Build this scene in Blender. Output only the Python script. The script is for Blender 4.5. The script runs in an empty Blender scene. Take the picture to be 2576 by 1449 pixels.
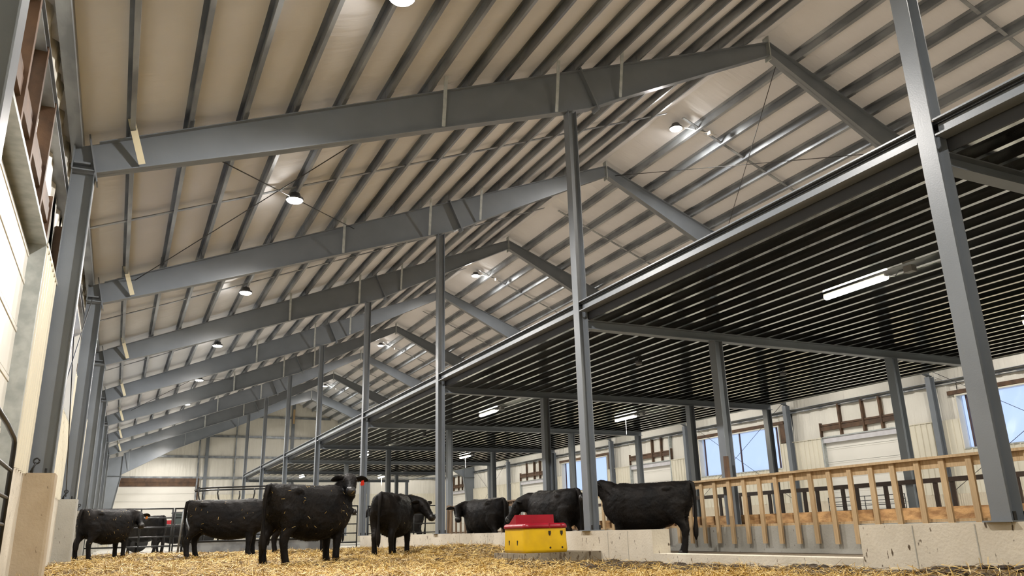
import bpy, bmesh, math, random
import numpy as np
from mathutils import Vector, Matrix
R = random.Random(7)
NR = np.random.default_rng(11)
S = bpy.context.scene
COL = S.collection
PI = math.pi

# ------------------------------------------------------------------ camera, world, exposure
cam_d = bpy.data.cameras.new('camera')
cam = bpy.data.objects.new('camera', cam_d)
COL.objects.link(cam)
cam_d.sensor_width = 36.0
cam_d.lens = 27.7387
cam_d.clip_start = 0.05
cam_d.clip_end = 400
cr = Vector((0.9010164, -0.4330027, -0.0260410))
cu = Vector((-0.1046932, -0.2753238, 0.9556339))
cf = Vector((0.4209618, 0.8583155, 0.2934036))
cp = Vector((-7.69893, -12.62693, 0.55086))
cam.matrix_world = Matrix(((cr.x, cu.x, -cf.x, cp.x), (cr.y, cu.y, -cf.y, cp.y), (cr.z, cu.z, -cf.z, cp.z), (0, 0, 0, 1)))
S.camera = cam

W = bpy.data.worlds.new('sky')
S.world = W
W.use_nodes = True
bg = W.node_tree.nodes['Background']
bg.inputs[0].default_value = (0.52, 0.66, 1.0, 1)
bg.inputs[1].default_value = 0.36

S.view_settings.view_transform = 'Standard'
S.view_settings.look = 'None'
S.view_settings.gamma = 1
S.view_settings.use_curve_mapping = False
S.view_settings.exposure = 1.85
S.cycles.use_denoising = True
S.cycles.max_bounces = 7
S.cycles.diffuse_bounces = 5
S.cycles.glossy_bounces = 3
S.cycles.transmission_bounces = 3
S.cycles.transparent_max_bounces = 6
S.cycles.caustics_reflective = False
S.cycles.caustics_refractive = False
S.cycles.sample_clamp_indirect = 6.0

P_HIGH = 640.0     # high bay lamps
P_AISLE = 200.0    # high bay lamps above the window aisle
P_RIDGE = 560.0
P_TUBE = 62.0      # tube lights under the loft

# ------------------------------------------------------------------ materials
def newmat(name):
    m = bpy.data.materials.new(name)
    m.use_nodes = True
    nt = m.node_tree
    return m, nt, nt.nodes['Principled BSDF']

def mat(name, col, rough=0.6, metal=0.0, var=0.0, scale=3.0, stretch=(1, 1, 1), bump=0.0, bscale=40.0, bstretch=(1, 1, 1),
        col2=None, lo=0.35, hi=0.65, spec=0.5, coat=0.0, bdist=0.02, detail=5.0):
    m, nt, b = newmat(name)
    N, L = nt.nodes, nt.links
    b.inputs['Base Color'].default_value = (*col, 1)
    b.inputs['Roughness'].default_value = rough
    b.inputs['Metallic'].default_value = metal
    b.inputs['Specular IOR Level'].default_value = spec
    b.inputs['Coat Weight'].default_value = coat
    tc = N.new('ShaderNodeTexCoord')
    if var or col2:
        mp = N.new('ShaderNodeMapping'); mp.inputs['Scale'].default_value = stretch
        nz = N.new('ShaderNodeTexNoise'); nz.inputs['Scale'].default_value = scale; nz.inputs['Detail'].default_value = detail
        rp = N.new('ShaderNodeValToRGB')
        rp.color_ramp.elements[0].position = lo; rp.color_ramp.elements[1].position = hi
        c2 = col2 if col2 else tuple(c * (1 - var) for c in col)
        c1 = col if col2 else tuple(min(1, c * (1 + var)) for c in col)
        rp.color_ramp.elements[0].color = (*c2, 1); rp.color_ramp.elements[1].color = (*c1, 1)
        L.new(tc.outputs['Object'], mp.inputs[0]); L.new(mp.outputs[0], nz.inputs['Vector'])
        L.new(nz.outputs['Fac'], rp.inputs[0]); L.new(rp.outputs[0], b.inputs['Base Color'])
    if bump:
        mp2 = N.new('ShaderNodeMapping'); mp2.inputs['Scale'].default_value = bstretch
        n2 = N.new('ShaderNodeTexNoise'); n2.inputs['Scale'].default_value = bscale; n2.inputs['Detail'].default_value = 4
        bp = N.new('ShaderNodeBump'); bp.inputs['Strength'].default_value = bump; bp.inputs['Distance'].default_value = bdist
        L.new(tc.outputs['Object'], mp2.inputs[0]); L.new(mp2.outputs[0], n2.inputs['Vector'])
        L.new(n2.outputs['Fac'], bp.inputs['Height']); L.new(bp.outputs[0], b.inputs['Normal'])
    return m

def emat(name, col, strength):
    m, nt, b = newmat(name)
    b.inputs['Base Color'].default_value = (*col, 1)
    b.inputs['Emission Color'].default_value = (*col, 1)
    b.inputs['Emission Strength'].default_value = strength
    return m

M = {}
M['paint'] = mat('grey steel paint', (0.185, 0.206, 0.232), 0.34, var=0.06, scale=1.5, bump=0.05, bscale=60)
M['galv'] = mat('galvanised steel', (0.33, 0.355, 0.38), 0.36, 0.4, col2=(0.19, 0.205, 0.225), scale=2.2, stretch=(1, .35, 1), lo=.42, hi=.58)
M['galvlight'] = mat('bright galvanised steel', (0.50, 0.53, 0.52), 0.45, 0.25, col2=(0.36, 0.39, 0.385), scale=7)
M['brace'] = mat('cream brace metal', (0.72, 0.66, 0.48), 0.5, 0.1, var=.06)
M['joist'] = mat('galvanised joist steel', (0.86, 0.86, 0.84), 0.12, 1.0, var=.05, scale=4)
M['rim'] = mat('rim shade tone', (0.06, 0.066, 0.08), 0.5)  # shade below the edge beam, put into the colour
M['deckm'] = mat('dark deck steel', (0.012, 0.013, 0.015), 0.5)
M['vinyl'] = mat('white vinyl insulation facing', (0.735, 0.74, 0.765), 0.72, spec=.25, var=0.04, scale=.5, bump=0.6, bscale=1.5, bstretch=(.35, 3, .35), bdist=.05)
M['wallvinyl'] = mat('white vinyl wall insulation', (0.80, 0.775, 0.70), 0.42, var=0.04, scale=.7, bump=0.9, bscale=2.2, bstretch=(1.8, 1.8, .16), bdist=.10)
M['liner'] = mat('cream liner steel', (0.74, 0.70, 0.58), 0.38, var=0.03, scale=1.2)
M['linerlow'] = mat('tan lower liner steel', (0.70, 0.63, 0.50), 0.45, var=0.08, scale=2)
M['white'] = mat('white door panel', (0.80, 0.78, 0.72), 0.45, var=0.02, scale=1)
M['flap'] = mat('pale weather flap', (0.60, 0.59, 0.62), 0.6, var=.08, scale=3)
M['brown'] = mat('brown stained lumber', (0.13, 0.07, 0.036), 0.6, col2=(0.06, 0.032, 0.018), scale=3, stretch=(1, 1, 1), bump=.2, bscale=30)
M['brownsteel'] = mat('dark brown rail', (0.055, 0.036, 0.028), 0.5, var=.2, scale=6)
M['darktrim'] = mat('dark window mullion', (0.07, 0.035, 0.03), 0.5)
M['wood'] = mat('new pine lumber', (0.62, 0.45, 0.26), 0.6, col2=(0.45, 0.31, 0.165), scale=5, stretch=(6, 6, .5), lo=.3, hi=.7, bump=.15, bscale=20, bstretch=(6, 6, .5))
M['woodold'] = mat('weathered pine lumber', (0.23, 0.15, 0.09), 0.65, col2=(0.13, 0.085, 0.05), scale=5, stretch=(6, 6, .5), lo=.3, hi=.7)
M['plywood'] = mat('pale plywood', (0.56, 0.47, 0.36), 0.6, var=.08, scale=2)
M['osb'] = mat('oriented strand board', (0.50, 0.30, 0.13), 0.65, col2=(0.25, 0.13, 0.05), scale=9, stretch=(1, .5, 1.4), lo=.38, hi=.6, bump=.2)
M['black'] = mat('black pipe paint', (0.012, 0.013, 0.014), 0.38)
M['cable'] = mat('dark steel cable', (0.07, 0.07, 0.07), 0.5, 0.5)
M['housing'] = mat('lamp housing', (0.10, 0.10, 0.105), 0.45, 0.3)
M['whitehousing'] = mat('white lamp body', (0.78, 0.78, 0.76), 0.4)
M['lens'] = emat('lit lamp lens', (1.0, 0.93, 0.80), 30)
M['lenstube'] = emat('lit tube diffuser', (1.0, 0.93, 0.78), 16)
M['yellow'] = mat('yellow plastic', (0.82, 0.52, 0.008), 0.42, col2=(0.66, 0.40, 0.012), scale=3.5, lo=.25, hi=.6, bump=.05, bscale=14)
M['red'] = mat('red plastic', (0.31, 0.006, 0.020), 0.34, var=.12, scale=4)
M['hole'] = mat('dark recess', (0.02, 0.012, 0.008), 0.8)
M['tag'] = mat('red ear tag', (0.75, 0.035, 0.02), 0.45)
M['tagorange'] = mat('orange ear tag', (0.75, 0.28, 0.06), 0.45)
M['tagpink'] = mat('pink ear tag', (0.62, 0.10, 0.11), 0.45)
M['hide'] = mat('black cattle coat', (0.0042, 0.0041, 0.0046), 0.58, col2=(0.012, 0.0095, 0.008), scale=3.5, bump=.3, bscale=70, bstretch=(1, 1, .35), bdist=.012, spec=.16)
M['nose'] = mat('dark wet muzzle', (0.012, 0.011, 0.011), 0.34, bump=.3, bscale=70)
M['eye'] = mat('dark eye', (0.008, 0.006, 0.005), 0.08)
M['hoof'] = mat('dark hoof', (0.02, 0.016, 0.013), 0.5)
M['udder'] = mat('brown udder skin', (0.16, 0.095, 0.06), 0.6, var=.2)
M['tractorred'] = mat('tractor red', (0.42, 0.012, 0.02), 0.3)
M['rubber'] = mat('tyre rubber', (0.015, 0.015, 0.015), 0.8)
M['manure'] = mat('dark manure clod', (0.045, 0.03, 0.018), 0.85, var=.3, scale=9, bump=.6, bscale=20)
M['lettering'] = mat('white lettering', (0.8, 0.8, 0.78), 0.5)
M['greydisc'] = mat('grey junction box plastic', (0.22, 0.22, 0.22), 0.5)

def concrete(name, c1, c2, streak):
    m, nt, b = newmat(name)
    N, L = nt.nodes, nt.links
    b.inputs['Roughness'].default_value = 0.8
    tc = N.new('ShaderNodeTexCoord')
    nz = N.new('ShaderNodeTexNoise'); nz.inputs['Scale'].default_value = 1.3; nz.inputs['Detail'].default_value = 7
    rp = N.new('ShaderNodeValToRGB'); rp.color_ramp.elements[0].position = .35; rp.color_ramp.elements[1].position = .68
    rp.color_ramp.elements[0].color = (*c2, 1); rp.color_ramp.elements[1].color = (*c1, 1)
    L.new(tc.outputs['Object'], nz.inputs['Vector']); L.new(nz.outputs['Fac'], rp.inputs[0])
    # splashes of manure, stretched upright
    mp = N.new('ShaderNodeMapping'); mp.inputs['Scale'].default_value = (1, 1, .4)
    n2 = N.new('ShaderNodeTexNoise'); n2.inputs['Scale'].default_value = 21; n2.inputs['Detail'].default_value = 5
    r2 = N.new('ShaderNodeValToRGB'); r2.color_ramp.elements[0].position = streak; r2.color_ramp.elements[1].position = streak + .05
    mx = N.new('ShaderNodeMixRGB'); mx.inputs[2].default_value = (0.09, 0.062, 0.035, 1)
    L.new(tc.outputs['Object'], mp.inputs[0]); L.new(mp.outputs[0], n2.inputs['Vector']); L.new(n2.outputs['Fac'], r2.inputs[0])
    L.new(r2.outputs[0], mx.inputs[0]); L.new(rp.outputs[0], mx.inputs[1]); L.new(mx.outputs[0], b.inputs['Base Color'])
    bp = N.new('ShaderNodeBump'); bp.inputs['Strength'].default_value = .25; bp.inputs['Distance'].default_value = .02
    n3 = N.new('ShaderNodeTexNoise'); n3.inputs['Scale'].default_value = 30; n3.inputs['Detail'].default_value = 5
    L.new(tc.outputs['Object'], n3.inputs['Vector']); L.new(n3.outputs['Fac'], bp.inputs['Height']); L.new(bp.outputs[0], b.inputs['Normal'])
    return m
M['concrete'] = concrete('pale concrete', (0.74, 0.69, 0.59), (0.58, 0.53, 0.44), .655)
M['concreteg'] = concrete('grey concrete', (0.47, 0.46, 0.42), (0.36, 0.35, 0.31), .68)
M['concretetan'] = concrete('tan stained concrete', (0.50, 0.42, 0.31), (0.38, 0.30, 0.20), .68)
M['concretedirty'] = concrete('dirty concrete', (0.36, 0.32, 0.25), (0.20, 0.165, 0.115), .57)
M['slab'] = concrete('dirty slab', (0.16, 0.13, 0.09), (0.08, 0.06, 0.04), .55)

def straw_mats():
    m, nt, b = newmat('straw bedding'); N, L = nt.nodes, nt.links
    b.inputs['Roughness'].default_value = .75
    tc = N.new('ShaderNodeTexCoord')
    nz = N.new('ShaderNodeTexNoise'); nz.inputs['Scale'].default_value = 26; nz.inputs['Detail'].default_value = 6
    rp = N.new('ShaderNodeValToRGB')
    rp.color_ramp.elements[0].position = .3; rp.color_ramp.elements[0].color = (.035, .021, .007, 1)
    rp.color_ramp.elements[1].position = .7; rp.color_ramp.elements[1].color = (.24, .145, .04, 1)
    L.new(tc.outputs['Object'], nz.inputs['Vector']); L.new(nz.outputs['Fac'], rp.inputs[0])
    L.new(rp.outputs[0], b.inputs['Base Color'])
    bp = N.new('ShaderNodeBump'); bp.inputs['Strength'].default_value = 1; bp.inputs['Distance'].default_value = .05
    L.new(nz.outputs['Fac'], bp.inputs['Height']); L.new(bp.outputs[0], b.inputs['Normal'])
    m2, nt, b = newmat('straw stalks'); N, L = nt.nodes, nt.links
    b.inputs['Roughness'].default_value = .5
    g = N.new('ShaderNodeNewGeometry')
    rp = N.new('ShaderNodeValToRGB'); cr_ = rp.color_ramp
    cr_.elements[0].position = 0; cr_.elements[0].color = (.16, .09, .022, 1)
    cr_.elements[1].position = 1; cr_.elements[1].color = (.88, .70, .33, 1)
    e = cr_.elements.new(.22); e.color = (.42, .265, .06, 1)
    e = cr_.elements.new(.6); e.color = (.66, .43, .105, 1)
    L.new(g.outputs['Random Per Island'], rp.inputs[0])
    L.new(rp.outputs[0], b.inputs['Base Color'])
    return m, m2
M['bedding'], M['stalk'] = straw_mats()

def pane_mat():
    m, nt, b = newmat('pale blue window film')
    N, L = nt.nodes, nt.links
    out = N['Material Output']
    tr = N.new('ShaderNodeBsdfTransparent'); tr.inputs[0].default_value = (.97, .98, 1, 1)
    tl = N.new('ShaderNodeBsdfTranslucent'); tl.inputs[0].default_value = (.85, .9, .97, 1)
    gl = N.new('ShaderNodeBsdfGlossy'); gl.inputs['Roughness'].default_value = .15
    m1 = N.new('ShaderNodeMixShader'); m1.inputs[0].default_value = .35
    m2 = N.new('ShaderNodeMixShader'); m2.inputs[0].default_value = .04
    L.new(tr.outputs[0], m1.inputs[1]); L.new(tl.outputs[0], m1.inputs[2])
    L.new(m1.outputs[0], m2.inputs[1]); L.new(gl.outputs[0], m2.inputs[2]); L.new(m2.outputs[0], out.inputs[0])
    return m
M['pane'] = pane_mat()
def glass_mat():
    m, nt, b = newmat('tinted cab glass')
    b.inputs['Base Color'].default_value = (.75, .9, .88, 1)
    b.inputs['Roughness'].default_value = .05
    b.inputs['Transmission Weight'].default_value = .9
    b.inputs['IOR'].default_value = 1.1
    return m
M['glass'] = glass_mat()

# ------------------------------------------------------------------ mesh helpers
class MB:
    def __init__(s): s.v = []; s.f = []
    def add(s, vs, fs):
        o = len(s.v); s.v += [tuple(v) for v in vs]; s.f += [tuple(i + o for i in f) for f in fs]; return s
    def box(s, x0, x1, y0, y1, z0, z1):
        return s.add([(x0,y0,z0),(x1,y0,z0),(x1,y1,z0),(x0,y1,z0),(x0,y0,z1),(x1,y0,z1),(x1,y1,z1),(x0,y1,z1)],
                     [(0,3,2,1),(4,5,6,7),(0,1,5,4),(1,2,6,5),(2,3,7,6),(3,0,4,7)])
    def prism(s, poly, a, b, axis):
        """poly of 2d points extruded from a to b along axis x, y or z"""
        def P(p, t):
            return {'x': (t, p[0], p[1]), 'y': (p[0], t, p[1]), 'z': (p[0], p[1], t)}[axis]
        n = len(poly)
        vs = [P(p, a) for p in poly] + [P(p, b) for p in poly]
        fs = [tuple(range(n)), tuple(range(2*n - 1, n - 1, -1))] + [(i, i + n, (i + 1) % n + n, (i + 1) % n) for i in range(n)]
        return s.add(vs, fs)
    def bar(s, p, q, w, h, up=(0, 0, 1)):
        p, q = Vector(p), Vector(q); d = (q - p).normalized(); up = Vector(up)
        sd = d.cross(up)
        if sd.length < 1e-4: sd = d.cross(Vector((1, 0, 0)))
        sd.normalize(); u = sd.cross(d)
        sd = sd * w / 2; u = u * h / 2
        vs = [p - sd - u, p + sd - u, p + sd + u, p - sd + u, q - sd - u, q + sd - u, q + sd + u, q - sd + u]
        return s.add(vs, [(0,1,2,3),(7,6,5,4),(0,4,5,1),(1,5,6,2),(2,6,7,3),(3,7,4,0)])
    def tube(s, pts, r, n=8, cap=True):
        pts = [Vector(p) for p in pts]; rs = r if isinstance(r, (list, tuple)) else [r] * len(pts)
        rings = []; prev = None
        for i, p in enumerate(pts):
            a = pts[max(i - 1, 0)]; b = pts[min(i + 1, len(pts) - 1)]
            d = (b - a).normalized()
            ref = prev if prev is not None else (Vector((0, 0, 1)) if abs(d.z) < .9 else Vector((1, 0, 0)))
            sd = d.cross(ref)
            if sd.length < 1e-5: sd = d.cross(Vector((0, 1, 0)))
            sd.normalize(); u = sd.cross(d); prev = u
            rings.append([p + (sd * math.cos(t) + u * math.sin(t)) * rs[i] for t in [2 * PI * k / n for k in range(n)]])
        return s.rings(rings, cap)
    def rings(s, rings, cap=True):
        n = len(rings[0]); vs = [v for r in rings for v in r]; fs = []
        for i in range(len(rings) - 1):
            for k in range(n):
                fs.append((i*n + k, i*n + (k + 1) % n, (i + 1)*n + (k + 1) % n, (i + 1)*n + k))
        if cap: fs += [tuple(range(n - 1, -1, -1)), tuple(range((len(rings) - 1)*n, len(rings)*n))]
        return s.add(vs, fs)
    def disc(s, c, r, h, n=16, axis='z'):
        c = Vector(c); d = {'x': Vector((1,0,0)), 'y': Vector((0,1,0)), 'z': Vector((0,0,1))}[axis]
        return s.tube([c - d*h/2, c + d*h/2], r, n)
    def ell(s, c, rx, ry, rz, n=12, m=8):
        c = Vector(c); rg = []
        for i in range(m + 1):
            t = -PI/2 + PI * i / m; cc = max(math.cos(t), 1e-3)
            rg.append([c + Vector((rx*cc*math.cos(2*PI*k/n), ry*cc*math.sin(2*PI*k/n), rz*math.sin(t))) for k in range(n)])
        return s.rings(rg)
    def ibeam(s, poly, ax, t, w, a):
        pass
    def mesh(s, name, m, smooth=False):
        me = bpy.data.meshes.new(name)
        me.from_pydata(s.v, [], s.f); me.update()
        if m: me.materials.append(m)
        if smooth:
            me.polygons.foreach_set('use_smooth', [True] * len(me.polygons))
        return me
    def build(s, name, m, parent=None, smooth=False):
        return link(name, s.mesh(name, m, smooth), parent)

def fixn(me):
    bm = bmesh.new(); bm.from_mesh(me); bmesh.ops.recalc_face_normals(bm, faces=bm.faces); bm.to_mesh(me); bm.free(); return me

def link(name, me, parent=None):
    o = bpy.data.objects.new(name, me); COL.objects.link(o)
    if parent is not None:
        o.parent = parent
        if parent.type == 'EMPTY' and not parent.get('local'):
            o.matrix_parent_inverse = parent.matrix_basis.inverted()
    return o

def tag(o, label=None, cat=None, group=None, kind=None):
    if label: o['label'] = label
    if cat: o['category'] = cat
    if group: o['group'] = group
    if kind: o['kind'] = kind
    return o

def thing(name, loc, label, cat, group=None, rot=None):
    o = bpy.data.objects.new(name, None); COL.objects.link(o)
    o.empty_display_size = .1
    o.location = loc
    if rot is not None: o.rotation_euler = (0, 0, rot); o['local'] = 1
    return tag(o, label, cat, group)

def struct(name, loc=(0, 0, 0)):
    o = bpy.data.objects.new(name, None); COL.objects.link(o); o.location = loc
    o['kind'] = 'structure'; return o

ORD = ['first', 'second', 'third', 'fourth', 'fifth', 'sixth', 'seventh', 'eighth', 'ninth', 'tenth', 'eleventh', 'twelfth', 'thirteenth', 'fourteenth']

# ------------------------------------------------------------------ layout numbers
B = 7.62
def FY(i): return (i - 1) * B                       # frame i stands at y = FY(i); frame 0 beside the camera, frame 8 the far clear-span one
Y0, Y1 = -15.24, 60.96                              # rear wall, far wall
XL, XR = -8.86, 20.30                               # liner planes of the long walls
XRG, ZRG = 5.83, 12.13                              # ridge line of the rafter tops
SL, SR = 0.397, 0.403
def zroof(x): return ZRG - (XRG - x) * SL if x < XRG else ZRG - (x - XRG) * SR
PD = 0.22                                           # purlin depth

# ------------------------------------------------------------------ floor and straw
MB().box(XL - .3, XR + .3, Y0 - .2, Y1 + .2, -.3, 0).build('floor', M['concreteg'])['kind'] = 'structure'

def hstraw(x, y):
    x = np.asarray(x, float); y = np.asarray(y, float)
    h = .085 + .022*np.sin(1.7*x + .6*y) + .018*np.sin(.9*x - 1.3*y + 1) + .014*np.sin(3.1*x + 2.2*y + 2) + .01*np.sin(5.3*x - 4.1*y)
    h = h + .13*np.exp(-((x + .7)/.9)**2 - ((y - 5.5)/3.4)**2)                # heap against the low wall
    h = h + .06*np.exp(-((x + 6)/2.5)**2 - ((y - 12)/4)**2)
    h = h - .045*np.exp(-((x + 1.0)/1.3)**4 - ((y + 1.3)/1.2)**4)
    h = h + .05*np.exp(-((x + 1.6)/.8)**2 - ((y - 3.2)/1.6)**2)
    h = h - .085/(1 + np.exp(-(x + 1.9 + .12*(y + 4))*2.0)) / (1 + np.exp((y + .2)*2.2))   # trodden strip by the step
    h = h + .10*np.exp(-((x + .5)/.55)**2 - ((y + 7.9)/.8)**2)
    return np.maximum(h, .012)

def straw():
    nx, ny = 90, 190
    xs = np.linspace(XL + .02, -.16, nx); ys = np.linspace(-14.5, 14.8, ny)
    X, Y = np.meshgrid(xs, ys, indexing='ij'); Z = hstraw(X, Y)
    V = np.stack([X, Y, Z], -1).reshape(-1, 3)
    idx = np.arange(nx*ny).reshape(nx, ny)
    F = np.stack([idx[:-1, :-1], idx[1:, :-1], idx[1:, 1:], idx[:-1, 1:]], -1).reshape(-1, 4)
    me = bpy.data.meshes.new('straw_bedding'); me.from_pydata(V.tolist(), [], F.tolist()); me.update()
    me.materials.append(M['bedding']); me.polygons.foreach_set('use_smooth', [True]*len(me.polygons))
    o = link('straw_bedding', me)
    tag(o, 'deep golden straw bedding spread over the whole pen floor', 'straw', kind='stuff')
    # loose stalks
    n = 185000
    # sample more thickly near the camera
    u = NR.random(n); d = 6.0 + 26.0 * u**1.75
    a = NR.uniform(-.64, .64, n)
    cx, cy = -7.7, -12.63
    ang = math.radians(90 - 26) + a
    x = cx + d*np.cos(ang)/1; y = cy + d*np.sin(ang)
    ok = (x > XL + .05) & (x < -.2) & (y < 14.6)
    pad = (x > -1.68) & (y > -.5) & (y < .85)
    pier = (x < -8.5) & (np.abs((y + B/2) % B - B/2) < .3)
    ok &= ~pad & ~pier
    dk = 1/(1 + np.exp(-(x + 1.9 + .12*(y + 4))*2.0)) / (1 + np.exp((y + .2)*2.2))
    ok &= NR.random(n) > dk*.93
    x, y, d = x[ok], y[ok], d[ok]; n = len(x)
    z = hstraw(x, y) + NR.uniform(-.01, .03, n)
    ln = NR.uniform(.10, .30, n); w = NR.uniform(.004, .0078, n) * np.clip(d/12, 1, 1.8)
    th = NR.uniform(0, 2*PI, n); el = np.abs(NR.normal(0, .30, n)); up = NR.random(n) < .035; el[up] = NR.uniform(.5, 1.2, up.sum())
    D = np.stack([np.cos(th)*np.cos(el), np.sin(th)*np.cos(el), np.sin(el)], -1)
    sd = np.stack([-np.sin(th), np.cos(th), NR.normal(0, .5, n)], -1); sd /= np.linalg.norm(sd, axis=1, keepdims=True)
    c = np.stack([x, y, z], -1)
    h = (ln/2)[:, None]; ww = (w/2)[:, None]
    p0 = c - D*h; p2 = c + D*h; p1 = c + np.array([0, 0, 1])*(ln*NR.uniform(0, .16, n))[:, None]
    p0[:, 2] = np.maximum(p0[:, 2], hstraw(p0[:, 0], p0[:, 1]) - .01)
    V = np.stack([p0 - sd*ww, p0 + sd*ww, p1 - sd*ww, p1 + sd*ww, p2 - sd*ww*.6, p2 + sd*ww*.6], 1).reshape(-1, 3)
    b = np.arange(n)[:, None]*6
    F = np.concatenate([b + np.array([0, 1, 3, 2]), b + np.array([2, 3, 5, 4])], 1).reshape(-1, 4)
    me = bpy.data.meshes.new('straw_stalks')
    me.vertices.add(len(V)); me.vertices.foreach_set('co', V.astype(np.float32).ravel())
    me.loops.add(F.size); me.loops.foreach_set('vertex_index', F.astype(np.int32).ravel())
    me.polygons.add(len(F)); me.polygons.foreach_set('loop_start', (np.arange(len(F))*4).astype(np.int32))
    me.update(calc_edges=True); me.materials.append(M['stalk'])
    s = link('straw_stalks', me, o); s['kind'] = 'stuff'
    # dark clods trodden into the straw
    mb = MB()
    for k in range(1300):
        if k < 1180:
            x = R.uniform(-2.9, -.22); y = R.uniform(-8.5, -.3)
            if R.random() > 1/(1 + math.exp(-(x + 1.9 + .12*(y + 4))*2.0)): continue
        else:
            x = R.uniform(-8, -.4); y = R.uniform(-4.5, 8)
        if x > -1.7 and -.55 < y < .9: continue
        r = R.uniform(.02, .085)
        mb.ell((x, y, float(hstraw(x, y)) + r*.1), r*R.uniform(.8, 1.5), r*R.uniform(.8, 1.5), r*R.uniform(.3, .55), 7, 4)
    c = mb.build('manure_clods', M['manure'], o); c['kind'] = 'stuff'; c['label'] = 'dark manure clods trodden into the straw'
straw()

# ------------------------------------------------------------------ roof
ceiling = struct('ceiling', (XRG, 20, 12))
def roof():
    for side in (0, 1):
        xs = np.concatenate([np.arange(XL - .25, XRG, .205), [XRG]]) if side == 0 else np.concatenate([[XRG], np.arange(XRG + .205, XR + .35, .205)])
        ys = np.arange(Y0, Y1 + .1, .4233)
        X, Y = np.meshgrid(xs, ys, indexing='ij')
        Z = np.where(X < XRG, ZRG - (XRG - X)*SL, ZRG - (X - XRG)*SR) + PD
        t = np.abs(np.sin((X + 8.13)/.82*PI)) if side == 0 else np.abs(np.sin((2*XRG - X + 8.13)/.82*PI))
        Z = Z + .012 - .035*t + .012*np.sin(Y*2.1 + X*3)*t + .01*np.sin(Y*5.3 - X*2)*t
        nx, ny = X.shape
        idx = np.arange(nx*ny).reshape(nx, ny)
        F = np.stack([idx[:-1, :-1], idx[:-1, 1:], idx[1:, 1:], idx[1:, :-1]], -1).reshape(-1, 4)
        me = bpy.data.meshes.new('insulation'); me.from_pydata(np.stack([X, Y, Z], -1).reshape(-1, 3).tolist(), [], F.tolist()); me.update()
        me.materials.append(M['vinyl']); me.polygons.foreach_set('use_smooth', [True]*len(me.polygons))
        link('insulation', me, ceiling)
    mb = MB()   # weather skin above
    for s_ in (-1, 1):
        xe = XL - .4 if s_ < 0 else XR + .5
        mb.bar((xe, (Y0 + Y1)/2, zroof(xe) + PD + .2), (XRG, (Y0 + Y1)/2, ZRG + PD + .2), Y1 - Y0 + .6, .06)
    mb.build('roof_skin', M['galv'], ceiling)
    # purlins, one per bay
    def zprof(mb, x, y0, y1):
        s = 1 if x < XRG else -1
        sl = SL if s > 0 else SR
        zb = zroof(x)
        def P(dx, dz):                       # local: dx along slope (uphill), dz perpendicular
            return (x + s*dx, zb + dx*sl + dz)
        t = .012; w = .07
        if s > 0: prof = [P(0,0), P(w,0), P(w,.022), P(w - t,.022), P(w - t,t), P(t,t), P(t,PD), P(-w,PD), P(-w,PD - t), P(0,PD - t)]
        else: prof = [P(0,0), P(-w,0), P(-w,.022), P(-w + t,.022), P(-w + t,t), P(-t,t), P(-t,PD), P(w,PD), P(w,PD - t), P(0,PD - t)]
        mb.prism(prof, y0, y1, 'y')
    xl = [-8.13 + .82*k for k in range(17)]
    xr = [2*XRG - x for x in xl][::-1]
    for b in range(0, 9):
        y0, y1 = FY(b) - .35, FY(b + 1) + .35
        if b == 0: y0 = FY(0) - 2.5
        if b == 8: y1 = Y1
        for i, x in enumerate(xl + xr[:11]):
            mb = MB(); zprof(mb, x + (.006 if b % 2 else -.006), y0, y1)
            o = mb.build('purlin', M['galv'], ceiling); fixn(o.data)
    mb = MB()
    for x in xr[11:]:
        zprof(mb, x, FY(0), Y1)
    o = mb.build('purlins_over_the_loft', M['galv'], ceiling); o['kind'] = 'stuff'; fixn(o.data)
    # mid-bay sag straps
    for b in range(0, 9):
        ym = FY(b) + B/2
        for xa, xb in ((XL + .1, XRG - .3), (XRG + .3, XR - .1)):
            MB().bar((xa, ym, zroof(xa) + .055), (xb, ym, zroof(xb) + .055), .085, .02).build('sag_strap', M['galv'], ceiling)
    # brace rods in the first bay
    def rod(a, b, r=.011): MB().tube([a, b], r, 6).build('brace_rod', M['cable'], ceiling, True)
    z = lambda x: zroof(x) - .12
    rod((-7.45, FY(1), z(-7.45)), (-2.6, FY(2), z(-2.6))); rod((-7.9, FY(2), z(-7.9)), (-3.3, FY(1), z(-3.3)))
    rod((6.2, FY(1), z(6.2)), (10.6, FY(2), z(10.6))); rod((6.2, FY(2), z(6.2)), (10.6, FY(1), z(10.6)))
    rod((-2.6, FY(2), z(-2.6)), (-7.45, FY(3), z(-7.45))) if False else None
    rod((-7.6, FY(4), z(-7.6)), (-3, FY(5), z(-3))); rod((-7.6, FY(5), z(-7.6)), (-3, FY(4), z(-3)))
    # eave struts
    for x in (XL + .02, XR - .02):
        for b in range(0, 9):
            MB().prism([(x - .08, zroof(x) + .0), (x + .08, zroof(x) + .0), (x + .08, zroof(x) + .2), (x - .08, zroof(x) + .2)], FY(b), FY(b + 1), 'y').build('eave_strut', M['galv'], ceiling)
roof()

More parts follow.
